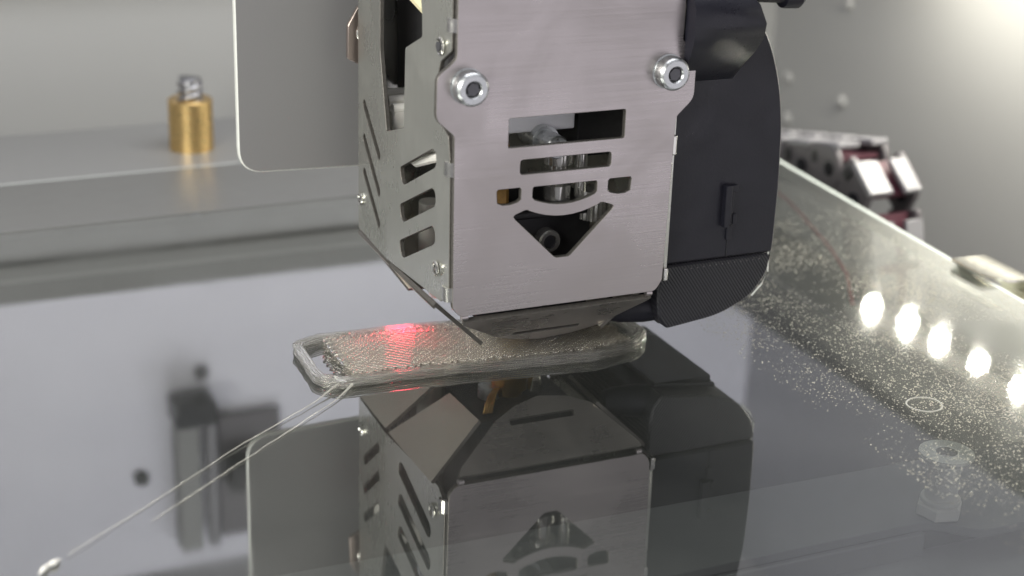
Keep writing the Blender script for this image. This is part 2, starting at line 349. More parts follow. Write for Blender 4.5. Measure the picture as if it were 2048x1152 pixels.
# ------------------------------------------------------------------ glass bed
t = thing('glass_bed', 'clear reflective glass print bed with pale green edges', 'glass bed', (20, 40, -4))
gp = [(-230, 145.2), (119.5, 152.3), (101.5, -78), (-230, -92)]
g = MB(); vs = [(x, y, z) for z in (0, -4) for x, y in gp]
g.add(vs, [(3, 2, 1, 0), (4, 5, 6, 7), (0, 1, 5, 4), (1, 2, 6, 5), (2, 3, 7, 6), (3, 0, 4, 7)]); g.mi = [0, 2, 1, 1, 1, 1]
mat('glass_under', (.8, .85, .82), .1, alpha_mix=.96)
go = obj('glass_sheet', g, ['bed_glass', 'glass_edge', 'glass_under'], t, smooth=False)
# bevelled arris along the two visible edges
def arris(a, b, nm, w=1.3):
    a = Vector(a); b = Vector(b); d = (b-a).normalized(); inn = Vector((d.y, -d.x, 0))
    if inn.dot(Vector((0, 30, 0))-a) < 0: inn = -inn
    q = [(w, .05), (.15, .09), (-.12, -.1), (-.15, -4.0)]; vs = []
    for (i, z) in q: vs += [a+inn*i+Vector((0, 0, z)), b+inn*i+Vector((0, 0, z))]
    m = MB(); m.add(vs, [(2*i, 2*i+1, 2*i+3, 2*i+2) for i in range(3)])
    obj(nm, m, 'glass_edge', t, smooth=False)
arris((119.5, 152.3, 0), (101.5, -78, 0), 'ground_edge'); arris((-230, 145.2, 0.2), (119.5, 152.3, 0.2), 'ground_edge', .35)
me = sheet([(-229, 111), (60, 116), (60, 150.8), (-229, 144.9)], [], .2, (0, 0, .11), (1, 0, 0), (0, 1, 0), .04); obj('border_strip', me, 'strip_film', t, label='matte grey strip along the rear edge of the glass')

# dried specks of adhesive on the right of the bed
m = MB(); cnt = 0
from mathutils import noise as mn
while cnt < 52000:
    x = random.uniform(38, 111); y = random.uniform(-75, 105)
    # denser in a diagonal belt under the light's reflection
    d = (x-80)/26
    p = math.exp(-d*d)*.9+.12
    p *= max(0, .40+.9*mn.noise(Vector((x*.05, y*.05, 3)))+.2*mn.noise(Vector((x*.3, y*.3, 8))))*1.2
    p *= 1 if y < 35 else max(0.02, 1-(y-35)/40)
    if random.random() > p: continue
    r = .035+.15*random.random()**3.5; h = r*random.uniform(.35, .8); a0 = random.random()*6; ex = random.uniform(.7, 1.3)
    vs = [(x+r*ex*math.cos(a0+k*math.pi/3), y+r*math.sin(a0+k*math.pi/3), .002) for k in range(6)]
    vs += [(x+.62*r*ex*math.cos(a0+k*math.pi/3), y+.62*r*math.sin(a0+k*math.pi/3), h*.72) for k in range(6)]+[(x, y, h)]
    m.add(vs, [(k, (k+1) % 6, 6+(k+1) % 6, 6+k) for k in range(6)]+[(6+k, 6+(k+1) % 6, 12) for k in range(6)]); cnt += 1
me = bpy.data.meshes.new('specks'); me.from_pydata([tuple(c*MM for c in v) for v in m.v], [], m.f); me.update()
o = obj('adhesive_specks', me, 'speck', angle=80); tag(o, 'glittering dried adhesive specks scattered over the right of the glass', 'adhesive specks'); o['kind'] = 'stuff'
m = MB()
pts = [(57+3.1*math.cos(a)*(1+.03*math.sin(3*a)), -28+2.9*math.sin(a), .06) for a in [k*2*math.pi/40 for k in range(40)]]
m.tube(pts, .16, 6, .5, True)
tag(obj('residue_ring', m, 'residue'), 'thin pale ring mark on the glass behind the standoff', 'ring mark')

# standoff below the glass
t = thing('bed_standoff', 'silver flanged standoff with hex nut under the glass', 'standoff', (55, -37.5, -15))
obj('flange', MB().lathe([(1.7, -5.6), (1.8, -4.25), (4.6, -4.25), (4.7, -4.7), (4.3, -5.3), (2.9, -5.6)], (55, -37.5, 0), n=32), 'satin_steel', t)
obj('barrel', MB().lathe([(2.7, -12.6), (2.75, -12.2), (2.75, -6), (2.6, -5.62)], (55, -37.5, 0), n=32), 'satin_steel', t)
obj('washer', MB().lathe([(3.3, -13.4), (3.4, -13.2), (3.4, -12.8), (3.3, -12.65)], (55, -37.5, 0), n=32), 'satin_steel', t)
obj('hex_nut', MB().lathe([(3.6, -15.9), (4.0, -15.6), (4.0, -13.9), (3.6, -13.5)], (55, -37.5, 0), n=6), 'satin_steel', t, angle=20)

# spring clip on the right edge of the bed
t = thing('bed_clip', 'bent spring steel clip gripping the right edge of the glass', 'clip', (112, 21, -2))
m = MB(); P = [(106.6, 1.9), (108.6, 1.4), (111, .9), (114, .8), (117.2, .8), (118.2, .3), (118.4, -.6), (118.4, -4.0), (117.6, -5.0), (115, -5.2), (106.5, -4.7)]
def strip(m, P, prof, th):
    """bent sheet: P = profile points (x,z), prof(i) -> (y0,y1)"""
    n = len(P); nor = []
    for i in range(n):
        a = Vector(P[max(0, i-1)]); b = Vector(P[min(n-1, i+1)]); d = (b-a).normalized(); nor.append(Vector((d.y, -d.x)))
    vs = []
    for i in range(n):
        y0, y1 = prof(i); p = Vector(P[i]); q = p+nor[i]*th
        vs += [(p.x, y0, p.y), (p.x, y1, p.y), (q.x, y1, q.y), (q.x, y0, q.y)]
    fs = []
    for i in range(n-1):
        for k in range(4): fs.append((4*i+k, 4*i+(k+1) % 4, 4*i+4+(k+1) % 4, 4*i+4+k))
    fs += [(3, 2, 1, 0), tuple(4*(n-1)+k for k in range(4))]
    m.add(vs, fs)
strip(m, P, lambda i: (17.0+(1.4 if i == 0 else 0)-1.6*(i > 1)-.6*(i > 2), 28.3+2.2*min(1, i/2)), .5)
obj('clip_leaf', m, 'clip_steel', t, angle=30)

# ------------------------------------------------------------------ lead screw nut
NX, NY = -23.5, 168
t = thing('lead_screw_nut', 'brass cylindrical nut with a steel lead screw tip on the ledge', 'lead screw nut', (NX, NY, -.4))
obj('nut_body', MB().lathe([(2.7, 11.2), (2.7, 12.2), (3.1, 12.6), (5.3, 12.6), (5.6, 12.3), (5.6, -1.3)], (NX, NY, 0), n=40), 'brass_nut', t)
m = MB(); n = 20; vs = []; fs = []; HH = 70
for i in range(HH+1):
    z = 4+14*i/HH
    for k in range(n):
        a = 2*math.pi*k/n; w = math.sin(2*math.pi*(z/2.0)-a*2); r = (2.9+.42*max(-.6, min(.6, w))*1.4)*(1 if z < 17.2 else .92)
        vs.append((NX+r*math.cos(a), NY+r*math.sin(a), z))
for i in range(HH):
    for k in range(n): fs.append((i*n+k, i*n+(k+1) % n, i*n+n+(k+1) % n, i*n+n+k))
fs.append(tuple(range(HH*n, HH*n+n))); m.add(vs, fs); obj('screw', m, 'screw_steel', t, angle=60)

# ------------------------------------------------------------------ cable chain at the right of the bed
t = thing('cable_chain', 'grey jointed cable chain with dark red inside beside the right wall', 'cable chain', (141, 120, -12))
def frame_at(s):
    """path of the chain: straight along -y at z=-4.5, then curling down"""
    rad = 13; a0 = -.21; L0 = 58
    if s < L0: return Vector((0, 106+(L0-s)*math.cos(a0), -1.6+(L0-s)*math.sin(a0))), a0
    a = min(1.3, a0+(s-L0)/rad); e = max(0, s-L0-(1.3-a0)*rad)
    y = 106-rad*(math.sin(a)-math.sin(a0)); z = -1.6+rad*(math.cos(a)-math.cos(a0))
    return Vector((0, y-e*math.cos(a), z-e*math.sin(a))), a
def link(s, k):
    p, a = frame_at(s); M = Matrix.Translation(p) @ Matrix.Rotation(a, 4, 'X')
    def tr(mb): mb.v = [tuple(M @ Vector(v)) for v in mb.v]; return mb
    pitch = 13.0; hh = 6.0
    x0, x1 = 127, 143.5
    out = None
    for sx in (x0, x1):
        o1 = sx if sx == x0 else sx-2.0
        P = rounded([(-pitch*.62, -hh), (pitch*.40, -hh), (pitch*.40, hh), (-pitch*.62, hh)], [5, 1, 1.0, 5], 5)
        me = sheet(P, [], 2.0, (o1+1.0+(.5 if k % 2 else 0), 0, 0), (0, 1, 0), (0, 0, 1), .35); me.transform(Matrix.Scale(1/MM, 4)); me.transform(M); me.transform(Matrix.Scale(MM, 4))
        lk = obj('link_side', me, 'chain_grey', t)
        dm = tr(MB().lathe([(1.9, -.15), (1.9, .5)], (o1-.12, -pitch*.32, -.3), (1, 0, 0), 18)); obj('pin_hole', dm, 'black_gloss', lk)
        dm = tr(MB().box(o1-.12, o1+.4, pitch*.08, pitch*.26, 1, 4)); obj('window_slot', dm, 'grey_black', lk)
    obj('cross_bar', tr(MB().cham(x0+.3, x0+7.4, -pitch*.58, pitch*.22, hh-1.2, hh+.5, .4)), 'chain_pale', t)
    obj('cross_bar', tr(MB().cham(x1-5.4, x1-.3, -pitch*.58, pitch*.22, hh-1.2, hh+.5, .4)), 'chain_pale', t)
    obj('link_floor', tr(MB().box(x0+2.2, x1-2.2, -pitch*.45, pitch*.36, hh-4.6, hh-3.2)), 'chain_wine', t)
for k in range(8): link(4+13.0*k, k)
m = MB(); m.tube([(112, 105, -6.5), (110.6, 98.3, -6.2), (107.6, 88, -6), (104.2, 77.5, -6), (101, 67, -6), (98.3, 58.7, -6.3), (96, 50, -8), (94, 44, -13)], .55, 8)
tag(obj('red_wire', m, 'wire_red'), 'thin red wire running under the right part of the glass', 'wire')

# ------------------------------------------------------------------ the printed part
def inset(poly, d):
    n = len(poly); out = []
    for i in range(n):
        a, b, c = Vector(poly[i-1]), Vector(poly[i]), Vector(poly[(i+1) % n])
        n1 = (b-a).normalized(); n1 = Vector((-n1.y, n1.x)); n2 = (c-b).normalized(); n2 = Vector((-n2.y, n2.x))
        k = (n1+n2); k = k/max(.3, k.dot(n1)); out.append(tuple(b+k*d))
    return out
outl = [(-35.2, 11.9), (-20, 11.5), (12.3, 8.0), (21.6, 10.0), (25.6, 14.2), (25.2, 23.6), (22.6, 26.0), (-10.9, 32.0), (-32.5, 33.4), (-38.3, 31.0), (-38.9, 15.0)]   # CCW
def dens(poly, step=1.6):
    out = []
    for i, p in enumerate(poly):
        a = Vector(p); b = Vector(poly[(i+1) % len(poly)]); n = max(1, int((b-a).length/step))
        out += [tuple(a.lerp(b, k/n)) for k in range(n)]
    return out
pr = thing('printed_part', 'clear layered plastic slab being printed under the nozzle', 'printed part', (-6, 20, 0))
LH = .38
for L in range(5):
    m = MB()
    for ring in range(3):
        base = dens(rounded(inset(outl, .30+.52*ring), 1.5, 3))
        ph = random.random()*9
        pts = [(x+.30*mn.noise(Vector((x*.5, y*.5, L*3+ph))), y+.30*mn.noise(Vector((x*.5, y*.5, 40+L*3+ph))), .17+LH*L+.03*mn.noise(Vector((x*.3, y*.3, 9+L)))) for x, y in base]
        m.tube(pts, [.27+.07*mn.noise(Vector((p[0]*.7, p[1]*.7, 70+L))) for p in pts], 6, .68, True)
    obj('wall_layer', m, 'print_wall', pr, angle=70)
# infill: diagonal beads, alternately left and right, ends left ragged like the zigzag turns
slab = inset(outl, 1.75)
slab = [(min(20.8, max(x, -32.4)), y) for x, y in slab]
def clip_line(p0, d, poly):
    ts = []
    for i in range(len(poly)):
        a = Vector(poly[i]); b = Vector(poly[(i+1) % len(poly)]); e = b-a
        den = d.x*e.y-d.y*e.x
        if abs(den) < 1e-9: continue
        w = a-p0; tt = (w.x*e.y-w.y*e.x)/den; s_ = (w.x*d.y-w.y*d.x)/den
        if 0 <= s_ < 1: ts.append(tt)
    return (min(ts), max(ts)) if len(ts) >= 2 else None
for L in range(5):
    m = MB(); ang = R(40 if L % 2 else -45); d = Vector((math.cos(ang), math.sin(ang))); nrm = Vector((-d.y, d.x)); c = Vector((-4, 20))
    k = -70
    while k < 71:
        r = clip_line(c+nrm*(k*1.05), d, slab); k += 1
        if not r: continue
        j = 1.1 if (k//2) % 2 else 0.0
        a = c+nrm*((k-1)*1.05)+d*(r[0]+j*.6); b = c+nrm*((k-1)*1.05)+d*(r[1]-j*.6)
        if (b-a).dot(d) < .6: continue
        z = .17+LH*L
        rb = .53 if L == 4 else .5; sq = .62 if L == 4 else .5
        m.tube([(a.x, a.y, z), ((a.x+b.x)/2, (a.y+b.y)/2, z+.03*random.random()), (b.x, b.y, z)], rb, 8, sq)
    obj('infill_layer', m, 'print_plastic', pr, angle=70)
for (p0, p1, n_) in (((-31.5, 30.9), (17.5, 23.9), 22), ((-32.3, 18.2), (-32.3, 29.6), 6)):
    p0 = Vector(p0); p1 = Vector(p1); dd = (p1-p0).normalized(); nn = Vector((-dd.y, dd.x))
    for i in range(n_):
        c = p0.lerp(p1, (i+.5)/n_); z = LH*5-.12; w = .62
        m = MB(); m.tube([tuple(c-dd*w-nn*.9)+(z,), tuple(c-dd*w*.9+nn*.1)+(z,), tuple(c+nn*.55)+(z+.1,), tuple(c+dd*w*.9+nn*.1)+(z,), tuple(c+dd*w-nn*.9)+(z,)], .3, 6); obj('zigzag_turn', m, 'print_wall', pr, angle=80)
# curled beads at the corners
for (x, y, z, r) in [(-35.6, 13.6, 1.7, .55), (-34.8, 14.6, 1.9, .4), (-36.4, 14.8, 1.5, .45), (-33.8, 13.3, 1.2, .5), (-35, 12.3, .8, .6), (22.8, 13.2, 1.9, .45), (23.8, 14.5, 1.7, .5), (21.5, 14.2, 2.0, .35), (24.6, 15.8, 1.8, .4), (-37.4, 30.4, 1.7, .4), (-32.2, 17.9, 1.9, .45), (-31.5, 17.3, 2.0, .35), (20.5, 23.3, 2, .35), (21.2, 21, 2.0, .4)]:
    m = MB(); pts = [(x+r*1.6*math.cos(a)*random.uniform(.7, 1.2), y+r*math.sin(a), z+.15*math.sin(2*a)) for a in [j*.75 for j in range(7)]]
    m.tube(pts, [r*.5*f for f in (.3, .7, 1, .9, .8, .6, .25)], 6); obj('curled_bead', m, 'print_wall', pr, angle=80)
st = thing('filament_strand', 'two thin clear filament strands trailing left to a small blob', 'filament strand', (-60, -6, 0))
def kinked(pts, rad, seed):
    P = []; Q = []
    for i in range(len(pts)-1):
        a = Vector(pts[i]); b = Vector(pts[i+1]); n_ = max(1, int((b-a).length/1.3))
        for k in range(n_):
            f = k/n_; p = a.lerp(b, f); w = .10 if i > 1 else .03
            p.x += w*mn.noise(Vector((p.x*.35, p.y*.3, seed)))*1.6; p.y += w*mn.noise(Vector((p.x*.35, p.y*.3, seed+9)))*1.6; p.z += .25*max(0, mn.noise(Vector((p.x*.09, p.y*.09, seed+5))))
            P.append(tuple(p)); Q.append((rad[i]*(1-f)+rad[i+1]*f)*(1+.45*mn.noise(Vector((p.x*.9, p.y*.9, seed+3)))))
    return P, Q
m = MB(); m.tube(*kinked([(-35.3, 12.6, 1.0), (-37.5, 11, .7), (-41, 8, .4), (-58, -4.2, .22), (-74.2, -17.4, .2), (-89, -29.2, .2)], [.22, .17, .09, .06, .05, .05], 1), 6); obj('strand', m, 'residue', st)
m = MB(); m.tube(*kinked([(-33.2, 11.9, .7), (-35.4, 9.8, .4), (-38, 7.2, .3), (-54, -5.5, .2), (-72, -20, .16), (-76, -23.5, .16)], [.26, .16, .09, .06, .045, .03], 20), 6); obj('strand', m, 'residue', st)
m = MB(); m.tube([(-89, -29, .3), (-90, -30.1, .55), (-90.9, -30.4, .4), (-91.6, -31.4, .6), (-92.3, -32, .3)], [.1, .42, .26, .4, .1], 8); obj('blob', m, 'white_plastic', st)

# ------------------------------------------------------------------ the print head
H = thing('print_head', 'steel cased print head with vented front cover and black side fan', 'print head', (0, 20, 0))
# front cover
fo = [(-19.8, 90), (-19.8, 59.3), (-20.8, 58.3), (-23.1, 56.6), (-23.2, 49.6), (-20.0, 46.8), (-19.75, 17.3), (-18.4, 15.7),
      (18.3, 15.7), (19.6, 17.6), (20.2, 46.8), (23.4, 49.8), (23.4, 57.8), (22.6, 58.8), (20.6, 59.7), (20.8, 90)]
fr_ = [0, .5, .5, 1.0, 1.2, .6, .5, .8, .8, .8, .6, 1.2, 1.2, .6, .5, 0]
arc = lambda x0, z0, x1, z1, sag, n=8: [(x0+(x1-x0)*k/n, z0+(z1-z0)*k/n-sag*4*(k/n)*(1-k/n)) for k in range(n+1)]
holes = [rounded([(-10.55, 44.0), (10.55, 44.0), (10.55, 48.9), (-10.55, 48.9)], .35, 3),
         rounded([(-8.3, 39.3), (8.3, 39.3), (8.3, 41.8), (-8.3, 41.8)], .6, 3),
         [(-5.9, 36.7), (-5.7, 37.0), (5.7, 37.0), (5.9, 36.7), (5.9, 35.2)]+arc(5.5, 34.75, -5.5, 34.75, 1.15)+[(-5.9, 35.2)],
         [(-12.35, 36.8), (-12.1, 37.1), (-8.3, 37.1), (-8.0, 36.8), (-8.0, 35.1), (-8.5, 34.7), (-9.9, 34.35), (-11.3, 34.4), (-12.2, 34.8)],
         [(12.35, 36.8), (12.1, 37.1), (8.3, 37.1), (8.0, 36.8), (8.0, 35.1), (8.5, 34.7), (9.9, 34.35), (11.3, 34.4), (12.2, 34.8)],
         [(-9.2, 32.2), (-8.9, 32.5), (-7.2, 33.1), (-6.7, 33.1)]+arc(-6.4, 32.9, 6.4, 32.9, 1.4)+[(6.7, 33.1), (7.2, 33.1), (8.9, 32.5), (9.2, 32.2), (8.9, 31.7), (1.6, 24.5), (1.1, 24.2), (-1.1, 24.2), (-1.6, 24.5), (-8.9, 31.7)]]
me = sheet(rounded(fo, fr_, 4), holes, 1.0, (0, .5, 0), (1, 0, 0), (0, 0, 1), .08); side_faces(me)
fc = obj('front_cover', me, ['plate_steel', 'cut_edge'], H, label='brushed lavender grey steel front cover with vent slots')
# lower flap of the cover, folded 45 degrees under it
s2 = math.sqrt(2)
lo = [(-17.8, .4), (18.2, .4), (17.6, 1.2*s2), (10.9, 7.2*s2), (6.5, 8.6*s2), (1, 9.2*s2), (-4, 8.3*s2), (-8.4, 6.7*s2), (-16.9, 1.5*s2)]
me = sheet(rounded(lo, .5, 3), [rounded([(-5.7, 8.2), (6.9, 8.2), (6.9, 9.3), (-5.7, 9.3)], .3, 3)], .9, (0, .5, 15.0), (1, 0, 0), (0, 1/s2, -1/s2), .08); side_faces(me)
obj('lower_flap', me, ['flap_steel', 'cut_edge'], H)
for x in (-17.4, 17.3): obj('fold', MB().tube([(x-.55, .5, 15.35), (x+.55, .5, 15.35)], .55, 10), 'plate_steel', H)
# socket screws
for sx in (-18, 18):
    c = (sx, 0, 54.8)
    sc = obj('screw', MB().lathe([(2.95, 0), (2.95, -.25), (2.75, -.3), (2.8, -2.3), (2.62, -2.65), (2.3, -2.9), (1.45, -2.9), (1.25, -2.6), (1.2, -1.4)], c, (0, 1, 0), 36), 'zinc', H, angle=30)
    m = MB().lathe([(1.1, -2.62), (1.1, -1.2)], c, (0, 1, 0), 6); obj('hex_socket', m, 'dark_socket', sc, angle=10)
    m = MB().lathe([(3.9, -.06), (3.9, .2)], c, (0, 1, 0), 36)
# left side panel, slightly creased along a vertical line
so = [(44.5, 17.4), (44.5, 90), (31.1, 90), (31.1, 54.1), (27.1, 40.7), (19.8, 43.2), (19.4, 57.0), (12.7, 60.2), (12.9, 64), (14.5, 72), (14.5, 90), (1.5, 90), (1.5, 60.2), (5.6, 57.6), (6.4, 55.3), (6.3, 48.2), (2.2, 46.2), (1.4, 42), (1.0, 19.4), (4, 17.2), (26, 17.2)]
def slot(a, b, w):
    a = Vector(a); b = Vector(b); d = (b-a).normalized(); n = Vector((-d.y, d.x))*w/2
    return rounded([tuple(a-n), tuple(b-n), tuple(b+n), tuple(a+n)], w*.45, 3)
sh = [slot((41.2, 42.6), (31.0, 34.6), 1.8), slot((41.2, 36.2), (31.0, 27.9), 1.8), slot((41.2, 29.8), (31.0, 21.9), 1.8)]
for z in (34.2, 27.5, 20.9): sh.append(rounded([(21.2, z+1.6), (20.6, z-.6), (19.4, z-1.0), (7.2, z+5.4), (6.6, z+6.4), (6.9, z+8.0), (8, z+8.4)], .7, 3))
sh += [circle(5.4, 22.7, .85, 14), circle(42.4, 23.7, .75, 14), circle(5.2, 60.3-0.2, 1.0, 14) if False else circle(8.6, 58.6, .01, 4), circle(42, 62.5, .8, 14)]
sh = [h for h in sh if len(h) > 4]
me = sheet(rounded(so, .5, 3), sh, .8, (-20.9, 0, 0), (0, 1, 0), (0, 0, 1), .08); side_faces(me)
def crease(me, sgn):
    bm = bmesh.new(); bm.from_mesh(me)
    bmesh.ops.bisect_plane(bm, geom=bm.verts[:]+bm.edges[:]+bm.faces[:], plane_co=(0, .027, 0), plane_no=(0, 1, 0))
    for v in bm.verts:
        y = v.co.y/MM
        v.co.x += sgn*MM*(-.35-.0*y+(27-y)*.062 if y < 27 else -.35+(y-27)*.045)
    bm.to_mesh(me); bm.free()
crease(me, 1)
sp = obj('side_panel', me, ['side_steel', 'cut_edge'], H, angle=4, label='creased steel side panel with slanted vent slots')
for (y, z, r, x) in [(5.4, 22.7, .85, -20.75), (42.4, 23.7, .75, -21.2), (42, 62.5, .8, -21.2), (5.2, 60.2, 1.0, -20.6)]:
    m = MB(); m.tube([(x, y+1.15*r*math.cos(a), z+1.35*r*math.sin(a)) for a in [k*2*math.pi/18 for k in range(18)]], .26, 6, 1, True); obj('eyelet', m, 'bright_steel', sp)
    if y == 5.2: obj('eyelet_hole', MB().lathe([(.85, 0), (.85, .3)], (x-.1, y, z), (-1, 0, 0), 14), 'dark_socket', sp)
# right side panel, back plate, top
me = sheet([(1, 17.4), (44.5, 17.4), (44.5, 90), (1, 90)], [], .8, (20.6, 0, 0), (0, 1, 0), (0, 0, 1), .1); obj('side_panel', me, 'side_steel', H, label='plain far side panel beside the fan')
me = sheet([(-20, 17.6), (20, 17.6), (20, 90), (-20, 90)], [], .8, (0, 45.2, 0), (1, 0, 0), (0, 0, 1), .1); obj('back_plate', me, 'side_steel', H)
obj('top_plate', MB().box(-20.5, 20.5, 1.2, 44.6, 88.5, 90), 'side_steel', H)
# folded tabs between cover and side panels
for (z0, z1) in ((63.3, 65.5), (39.9, 42.3), (18.4, 20.9)):
    m = MB(); P = [(-19.4, .1), (-19.95, .12), (-20.5, .35), (-20.85, .75), (-20.95, 1.8)]
    n = len(P); vs = []
    for (x, y) in P: vs += [(x, y, z0), (x, y, z1)]
    vs2 = [(x+.55, y+.45, z) for (x, y, z) in vs]; fs = [(2*i, 2*i+1, 2*i+3, 2*i+2) for i in range(n-1)]+[(2*n+2*i+2, 2*n+2*i+3, 2*n+2*i+1, 2*n+2*i) for i in range(n-1)]
    fs += [(2*i+1, 2*n+2*i+1, 2*n+2*i+3, 2*i+3) for i in range(n-1)]+[(2*i, 2*i+2, 2*n+2*i+2, 2*n+2*i) for i in range(n-1)]
    m.add(vs+vs2, fs); obj('fold_tab', m, 'bright_steel', H, angle=50)
for (z0, z1) in ((62, 66), (56+5, 57+8), (40, 43.5), (17.2, 19.6)):
    obj('fold_tab', MB().cham(19.9, 20.9, .15, 1.4, z0, z1, .25), 'bright_steel', H)
obj('edge_strip', MB().cham(20.0, 20.7, .9, 1.6, 20.2, 38.5, .2), 'side_steel', H)
# bottom tabs
def quad(pts, th, nm, mt):
    P = [Vector(p) for p in pts]; nn = (P[1]-P[0]).cross(P[3]-P[0]).normalized()*th
    m = MB(); m.add(P+[p+nn for p in P], [(0, 1, 2, 3), (7, 6, 5, 4), (0, 4, 5, 1), (1, 5, 6, 2), (2, 6, 7, 3), (3, 7, 4, 0)]); m.mi = [0, 0, 1, 1, 1, 1]; return obj(nm, m, [mt, 'cut_edge'], H, smooth=False)
quad([(-20.9, 4.4, 17.0), (-21.2, 25.5, 17.0), (-11.7, 19, 7.6), (-11.2, 6.5, 7.6)], .7, 'bottom_tab', 'tab_steel')
quad([(20.7, 4.4, 17.0), (11.2, 6.5, 7.6), (11.7, 19, 7.6), (20.9, 25.5, 17.0)], .7, 'bottom_tab', 'tab_steel')
quad([(-20.5, 45, 17.0), (20.5, 45, 17.0), (15, 33, 8.5), (-15, 33, 8.5)], .7, 'bottom_tab', 'tab_steel')
quad([(-21.0, 27.5, 17.0), (-20.7, 44.0, 17.0), (-14, 33, 9), (-13.0, 24, 8.0)], .7, 'bottom_tab', 'tab_steel')
# rear shield
me = sheet(rounded([(-41.1, 27.2), (16, 25.6), (16, 95), (-41.1, 95)], [4.8, 1, 0, 0], 8), [], 1.5, (0, 54.2, 0), (1, 0, 0), (0, 0, 1), .25); side_faces(me)
obj('rear_shield', me, ['shield_face', 'shield_edge'], H, label='grey flat shield plate with rounded corner and pale rim')
obj('shield_bracket', MB().box(-15, 15, 45.7, 53.4, 50, 80), 'grey_black', H)
me = sheet(rounded([(-22.4, 49.3), (-19, 47.6), (-17, 47.6), (-17, 59.4), (-20.3, 58.9), (-22.3, 55.5)], .4, 3), [circle(-19.4, 54, 1.1, 14)], 1.0, (0, 46.3, 0), (1, 0, 0), (0, 0, 1), .12)
bt = obj('mounting_tab', me, 'copper_tab', H)
m = MB(); m.tube([(-19.4+1.2*math.cos(a), 45.7, 54+1.6*math.sin(a)) for a in [k*2*math.pi/18 for k in range(18)]], .22, 6, 1, True); obj('eyelet', m, 'bright_steel', bt)
# inside of the head, seen through the vents
obj('heat_sink', MB().cham(-17, 6.5, 10.5, 22, 43.2, 70, .3), 'satin_plate', H)
obj('motor_block', MB().cham(7.8, 19, 12, 40, 37.5, 80, .4), 'grey_black', H)
so_ = obj('standoff_bolt', MB().lathe([(2.5, 15), (2.5, 9), (1.9, 9), (1.9, 7.6), (2.0, 7.4), (2.0, 4.4), (1.8, 4.1), (1.1, 4.1), (1.0, 5.2)], (0.4, 0, 42.0), (0, 1, 0), 28), 'zinc', H)
obj('hex_socket', MB().lathe([(1.0, 4.6), (1.0, 6)], (.4, 0, 42.0), (0, 1, 0), 6), 'dark_socket', so_)
obj('heat_break', MB().lathe([(2.4, 29), (2.4, 33), (1.6, 33.4), (1.6, 36.4), (2.6, 36.8), (2.6, 38.6)], (4.6, 12.5, 0), n=24), 'chrome', H)
obj('heat_break', MB().lathe([(1.1, 29), (1.1, 38.4)], (8.6, 11.5, 0), n=20), 'chrome', H)
obj('hot_end_block', MB().cham(-10, 10, 9.5, 27, 9.2, 30.5, .4), 'grey_black', H)
obj('insulation', MB().cham(-14.5, -6.5, 7.5, 13, 31, 42.5, .8), 'amber', H)
b2 = obj('block_bolt', MB().lathe([(2.05, 9.5), (2.05, 7.5), (1.85, 7.2), (1.25, 7.2), (1.2, 8.4)], (1.2, 0, 24.3), (0, 1, 0), 28), 'chrome', H)
obj('hex_socket', MB().lathe([(1.2, 7.6), (1.2, 8.6)], (1.2, 0, 24.3), (0, 1, 0), 6), 'dark_socket', b2)
kn = MB(); vs = []; fs = []
for i in range(2):
    for k in range(40): a = 2*math.pi*k/40; r = 2.5+.18*(k % 2); vs.append((10.2+r*math.cos(a), 9.5+r*math.sin(a), 27.2+5.2*i))
fs = [(k, (k+1) % 40, 40+(k+1) % 40, 40+k) for k in range(40)]+[tuple(range(40, 80))]; kn.add(vs, fs); obj('knurled_sleeve', kn, 'chrome', H, smooth=False)
obj('cross_rod', MB().lathe([(.8, -10.5), (.8, 10.5)], (0, 8.4, 29.3), (1, 0, 0), 14), 'grey_black', H)
cn = obj('connector', MB().cham(-19.4, -13, 29.5, 40, 37.0, 43.6, .5), 'white_plastic', H)
for k in range(4): obj('connector_rib', MB().lathe([(1.0, 0), (1.0, 6.2)], (-19.3, 30.4+2.5*k, 43.6+.8*(k % 2)), (1, 0, 0), 12), 'white_plastic', cn)
obj('inner_plate', MB().box(-13.5, -12.8, 16, 44, 44, 80), 'grey_black', H)
m = MB(); m.tube([(-19.0, 22, 66), (-17.5, 18, 63.5), (-17, 15, 66.5), (-16.5, 11, 72)], 1.5, 10); obj('cable', m, 'cream_connector', H)
m = MB(); m.tube([(-18.5, 26, 37), (-18.6, 20, 36.8), (-18.2, 13, 39.5), (-18.7, 8, 41), (-18.7, 3.2, 38), (-18.3, 2.6, 34), (-18, 4, 30)], .9, 10); obj('cable', m, 'white_plastic', H)
m = MB(); m.tube([(-18.0, 24, 40), (-17.6, 16, 41.0), (-17.6, 9, 40.2)], .8, 10); obj('cable', m, 'white_plastic', H)
# nozzle and heater parts below
obj('nozzle', MB().lathe([(.45, 2.15), (.9, 2.3), (2.4, 4.9), (3.4, 5.0), (3.4, 8.2), (2.6, 8.4), (2.6, 9.2)], (0, 20, 0), n=6 if False else 28), 'brass', H, angle=30)
for k in range(4):
    m = MB(); m.tube([(-8.2+.5*k, 12.6, 9.6), (-7.6+.5*k, 13.0, 7.8-.12*k), (-6.4+.4*k, 14.2, 6.6-.1*k), (-4.8+.3*k, 15.8, 6.3), (-3.4+.2*k, 17.4, 7.0), (-2.8+.2*k, 18.2, 9.0)], .24, 8); obj('heater_wire', m, 'brass', H)
obj('thermistor_screw', MB().lathe([(2.0, 6.9), (2.1, 7.2), (2.1, 9.2)], (-4.2, 19.5, 0), n=24), 'zinc', H)
obj('thermistor_screw', MB().lathe([(.5, 5.6), (1.3, 6.9), (1.5, 9.2)], (5, 19.5, 0), n=24), 'bright_steel', H)
